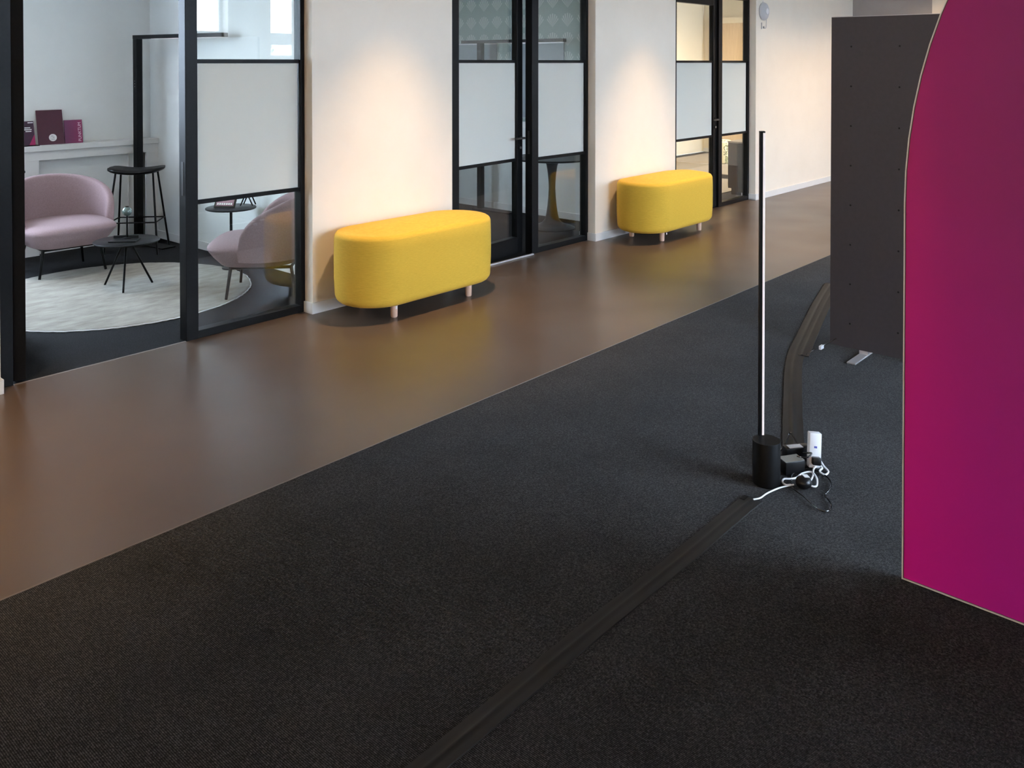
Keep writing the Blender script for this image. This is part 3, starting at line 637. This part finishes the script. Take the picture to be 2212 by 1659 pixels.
bm = bmesh.new(); rod(bm, (0, -0.05, 0.004), (0, 0.0, 0.115), 0.0055); rod(bm, (0, 0.05, 0.004), (0, 0.0, 0.115), 0.0055); obj('leg_pair', bm, 'black', t)
bm = bmesh.new(); rod(bm, (0.07, -0.05, 0.004), (0.07, 0.0, 0.115), 0.0055); rod(bm, (0.07, 0.05, 0.004), (0.07, 0.0, 0.115), 0.0055); rod(bm, (0, 0, 0.115), (0.07, 0, 0.115), 0.0055); obj('leg_pair', bm, 'black', t)

# ------------------------------------------------------------------ meeting room (second room)
t = thing('pedestal_table', 'round black pedestal table with trumpet foot behind the second pane', 'table', (6.87, 5.525, 0))
obj('pedestal', lathe(bmesh.new(), [(0.228, 0.0), (0.230, 0.006), (0.215, 0.014), (0.16, 0.028), (0.105, 0.050), (0.072, 0.085), (0.058, 0.14), (0.046, 0.22), (0.037, 0.32), (0.033, 0.40), (0.035, 0.46), (0.042, 0.54), (0.054, 0.62), (0.072, 0.672), (0.085, 0.684)], 48), 'black', t, True)
obj('table_top', lathe(bmesh.new(), [(0.38, 0.684), (0.400, 0.690), (0.405, 0.698), (0.400, 0.704)], 72), 'black', t, True)
struct('wall_shell_print', bx(7.344, 7.350, YI + 0.03, YB, 1.0, CH), 'shell')
for y0, y1, lb in ((5.74, 6.48, 'grey wall board right of the angular lamp in the meeting room'), (6.70, 7.62, 'grey wall board behind the angular lamp pole in the meeting room')):
    t = thing('wall_board', lb, 'board', (7.343, (y0 + y1) / 2, 1.05)); hw = (y1 - y0) / 2
    obj('board', bx(-0.014, 0, -hw, hw, 0, 0.80, 0.001), 'whiteboard', t)
    obj('rim', bx(-0.017, -0.001, -hw, hw, 0.80, 0.812), 'alu', t)

# ------------------------------------------------------------------ last room
t = thing('sideboard', 'low black sideboard with plinth just inside the last glass door', 'cabinet', (10.07, 5.06, 0))
obj('plinth', bx(0.03, 0.45, 0.0, 0.19, 0.0, 0.080), 'black_matte', t)
obj('body', bx(0.0, 0.45, -0.03, 0.22, 0.080, 0.645, 0.003), 'black', t)
obj('top_board', bx(-0.006, 0.455, -0.035, 0.225, 0.645, 0.665, 0.002), 'rug_beige', t)
obj('door_panel', bx(-0.012, 0.0, -0.025, 0.090, 0.10, 0.625, 0.001), 'black', t)
obj('door_panel', bx(-0.012, 0.0, 0.096, 0.215, 0.10, 0.625, 0.001), 'black', t)
tag(obj('pouf', lathe(bmesh.new(), [(0.13, 0.012), (0.155, 0.03), (0.165, 0.12), (0.165, 0.28), (0.155, 0.36), (0.12, 0.39), (0.02, 0.395)], 48, 13.03, 6.93), 'floral', None, True), 'leafy patterned drum pouf far back in the warm lit room', 'pouf')
tag(obj('rug', bx(8.3, 11.3, 5.35, 6.55, 0, 0.012, 0.003), 'rug_beige'), 'beige rectangular rug near the door of the warm lit room', 'rug')
tag(obj('rug', bx(11.75, 14.3, 5.3, 7.9, 0, 0.012, 0.003), 'rug_beige'), 'beige rectangular rug under the patterned pouf', 'rug')
d4 = sthing('door_4', (XR3 - 0.06, 6.95, 0)); obj('panel', bx(0, 0.055, 0, 0.95, 0, 2.35, 0.003), 'wood', d4)
bm = bmesh.new(); box(bm, -0.02, 0.06, -0.10, 0, 0, 2.45); box(bm, -0.02, 0.06, 0.95, 1.05, 0, 2.45); box(bm, -0.02, 0.06, 0, 0.95, 2.35, 2.45); obj('frame', bm, 'wall_warm', d4)

# ------------------------------------------------------------------ ceiling lamps
def spot(x, y, label, power, color, size_deg=66, blend=1.0, lens='lens', radius=0.022, cat='downlight', group='corridor ceiling downlights'):
    t = thing('downlight', label, cat, (x, y, CH), 0, group)
    bm = bmesh.new(); loft(bm, [circ(0, 0, -0.012, 0.060), circ(0, 0, -0.012, 0.075), circ(0, 0, 0.0, 0.078), circ(0, 0, 0.0, 0.055), circ(0, 0, -0.012, 0.060)], True, False, False)
    obj('ring', bm, 'white_plastic', t)
    obj('lens', lathe(bmesh.new(), [(0.058, -0.004), (0.058, -0.001)], 32), lens, t)
    d = bpy.data.lights.new('downlight_beam', 'SPOT'); d.energy = power; d.color = color; d.spot_size = math.radians(size_deg); d.spot_blend = blend; d.shadow_soft_size = radius
    o = bpy.data.objects.new('downlight_beam', d); C.objects.link(o); o.parent = t; o.location = (0, 0, -0.02)
for x_, lb in ((0.85, 'ceiling downlight before the lounge door'), (4.13, 'ceiling downlight over the nearer yellow ottoman'), (7.38, 'ceiling downlight over the farther yellow ottoman'), (10.5, 'ceiling downlight past the last glass door'), (12.0, 'ceiling downlight at the far end of the corridor')):
    spot(x_, 4.08 if x_ < 9 else 3.4, lb, SPOT_W if x_ < 9 else SPOT_W * 0.55, WARM, 68 if x_ < 9 else 130)
for y_, lb in ((-1.2, 'added fill downlight washing the left end wall, nearest the facade'), (0.4, 'added fill downlight washing the middle of the left end wall'), (2.0, 'added fill downlight washing the left end wall, nearest the vinyl floor')):
    spot(-2.8, y_, lb, FILL_WASH_W, (1.0, 0.82, 0.63), 84, 1.0, group='added wall wash fill lights')  # added lamps out of view; their wall bounce lights board and panel
for x_, y_, lb in ((2.3, 6.5, 'ceiling lamp in the lounge'), (5.8, 6.5, 'ceiling lamp in the meeting room')):
    spot(x_, y_, lb, ROOM_W if x_ < 4 else ROOM_W * 0.6, (1, 0.88, 0.74), 150, 1.0, 'lens_cool', 0.08, 'ceiling lamp', None)
for x_, y_, lb in ((10.0, 6.4, 'warm ceiling lamp near the door of the last room'), (13.0, 6.4, 'warm ceiling lamp far back in the last room')):
    spot(x_, y_, lb, 300, (1, 0.76, 0.42), 160, 1.0, 'lens', 0.08, 'ceiling lamp', None)

# ------------------------------------------------------------------ outside, seen in the panes' reflections
struct('ground_outside', bx(-60, 60, -80, 80, -0.5, -0.12), 'paving')
t = thing('opposite_building', 'pale rendered building across the street outside the windows', 'building', (6, -19, -0.12))
obj('walls', bx(-26, 26, -6, 0, 0, 2.6), 'render_wall', t); obj('roof', bx(-26.3, 26.3, -6.3, 0.3, 2.6, 2.85), 'render_wall', t)
for k in range(13): obj('window', bx(-24.6 + 4 * k, -22.9 + 4 * k, -0.05, 0.02, 0.8, 2.2), 'whiteboard', t)

def shrub(loc, h, n, label):
    t = thing('shrub', label, 'shrub', loc)
    bm = bmesh.new()
    for k in range(5): a = 2 * PI * k / 5; rod(bm, (0.03 * math.cos(a), 0.03 * math.sin(a), 0), (0.35 * math.cos(a), 0.35 * math.sin(a), h * 0.8), 0.02, 0.008, 6)
    obj('stems', bm, 'bark', t)
    bm = bmesh.new()
    for k in range(n):
        u, v_, q = random.random(), random.random() * 2 * PI, random.random() ** 0.5
        z = h * (0.30 + 0.72 * u); rr_ = 0.75 * math.sin(PI * min(1, 0.12 + 0.85 * u)) * q; c = Vector((rr_ * math.cos(v_), rr_ * math.sin(v_), z))
        R_ = Matrix.Rotation(random.random() * 6.3, 3, 'Z') @ Matrix.Rotation(random.uniform(-1.2, 1.2), 3, 'X')
        vs = [bm.verts.new(c + R_ @ Vector(p)) for p in ((0, -0.06, 0), (0.026, 0, 0.008), (0, 0.06, 0), (-0.026, 0, 0.008))]; bm.faces.new(vs)
    f = obj('foliage', bm, 'leaf', t); f['kind'] = 'stuff'
shrub((6.9, -4.6, -0.12), 2.35, 500, 'leafy shrub outside the high window nearest the dark panel')
shrub((8.9, -4.2, -0.12), 2.25, 500, 'leafy shrub outside the high window farther along the facade')
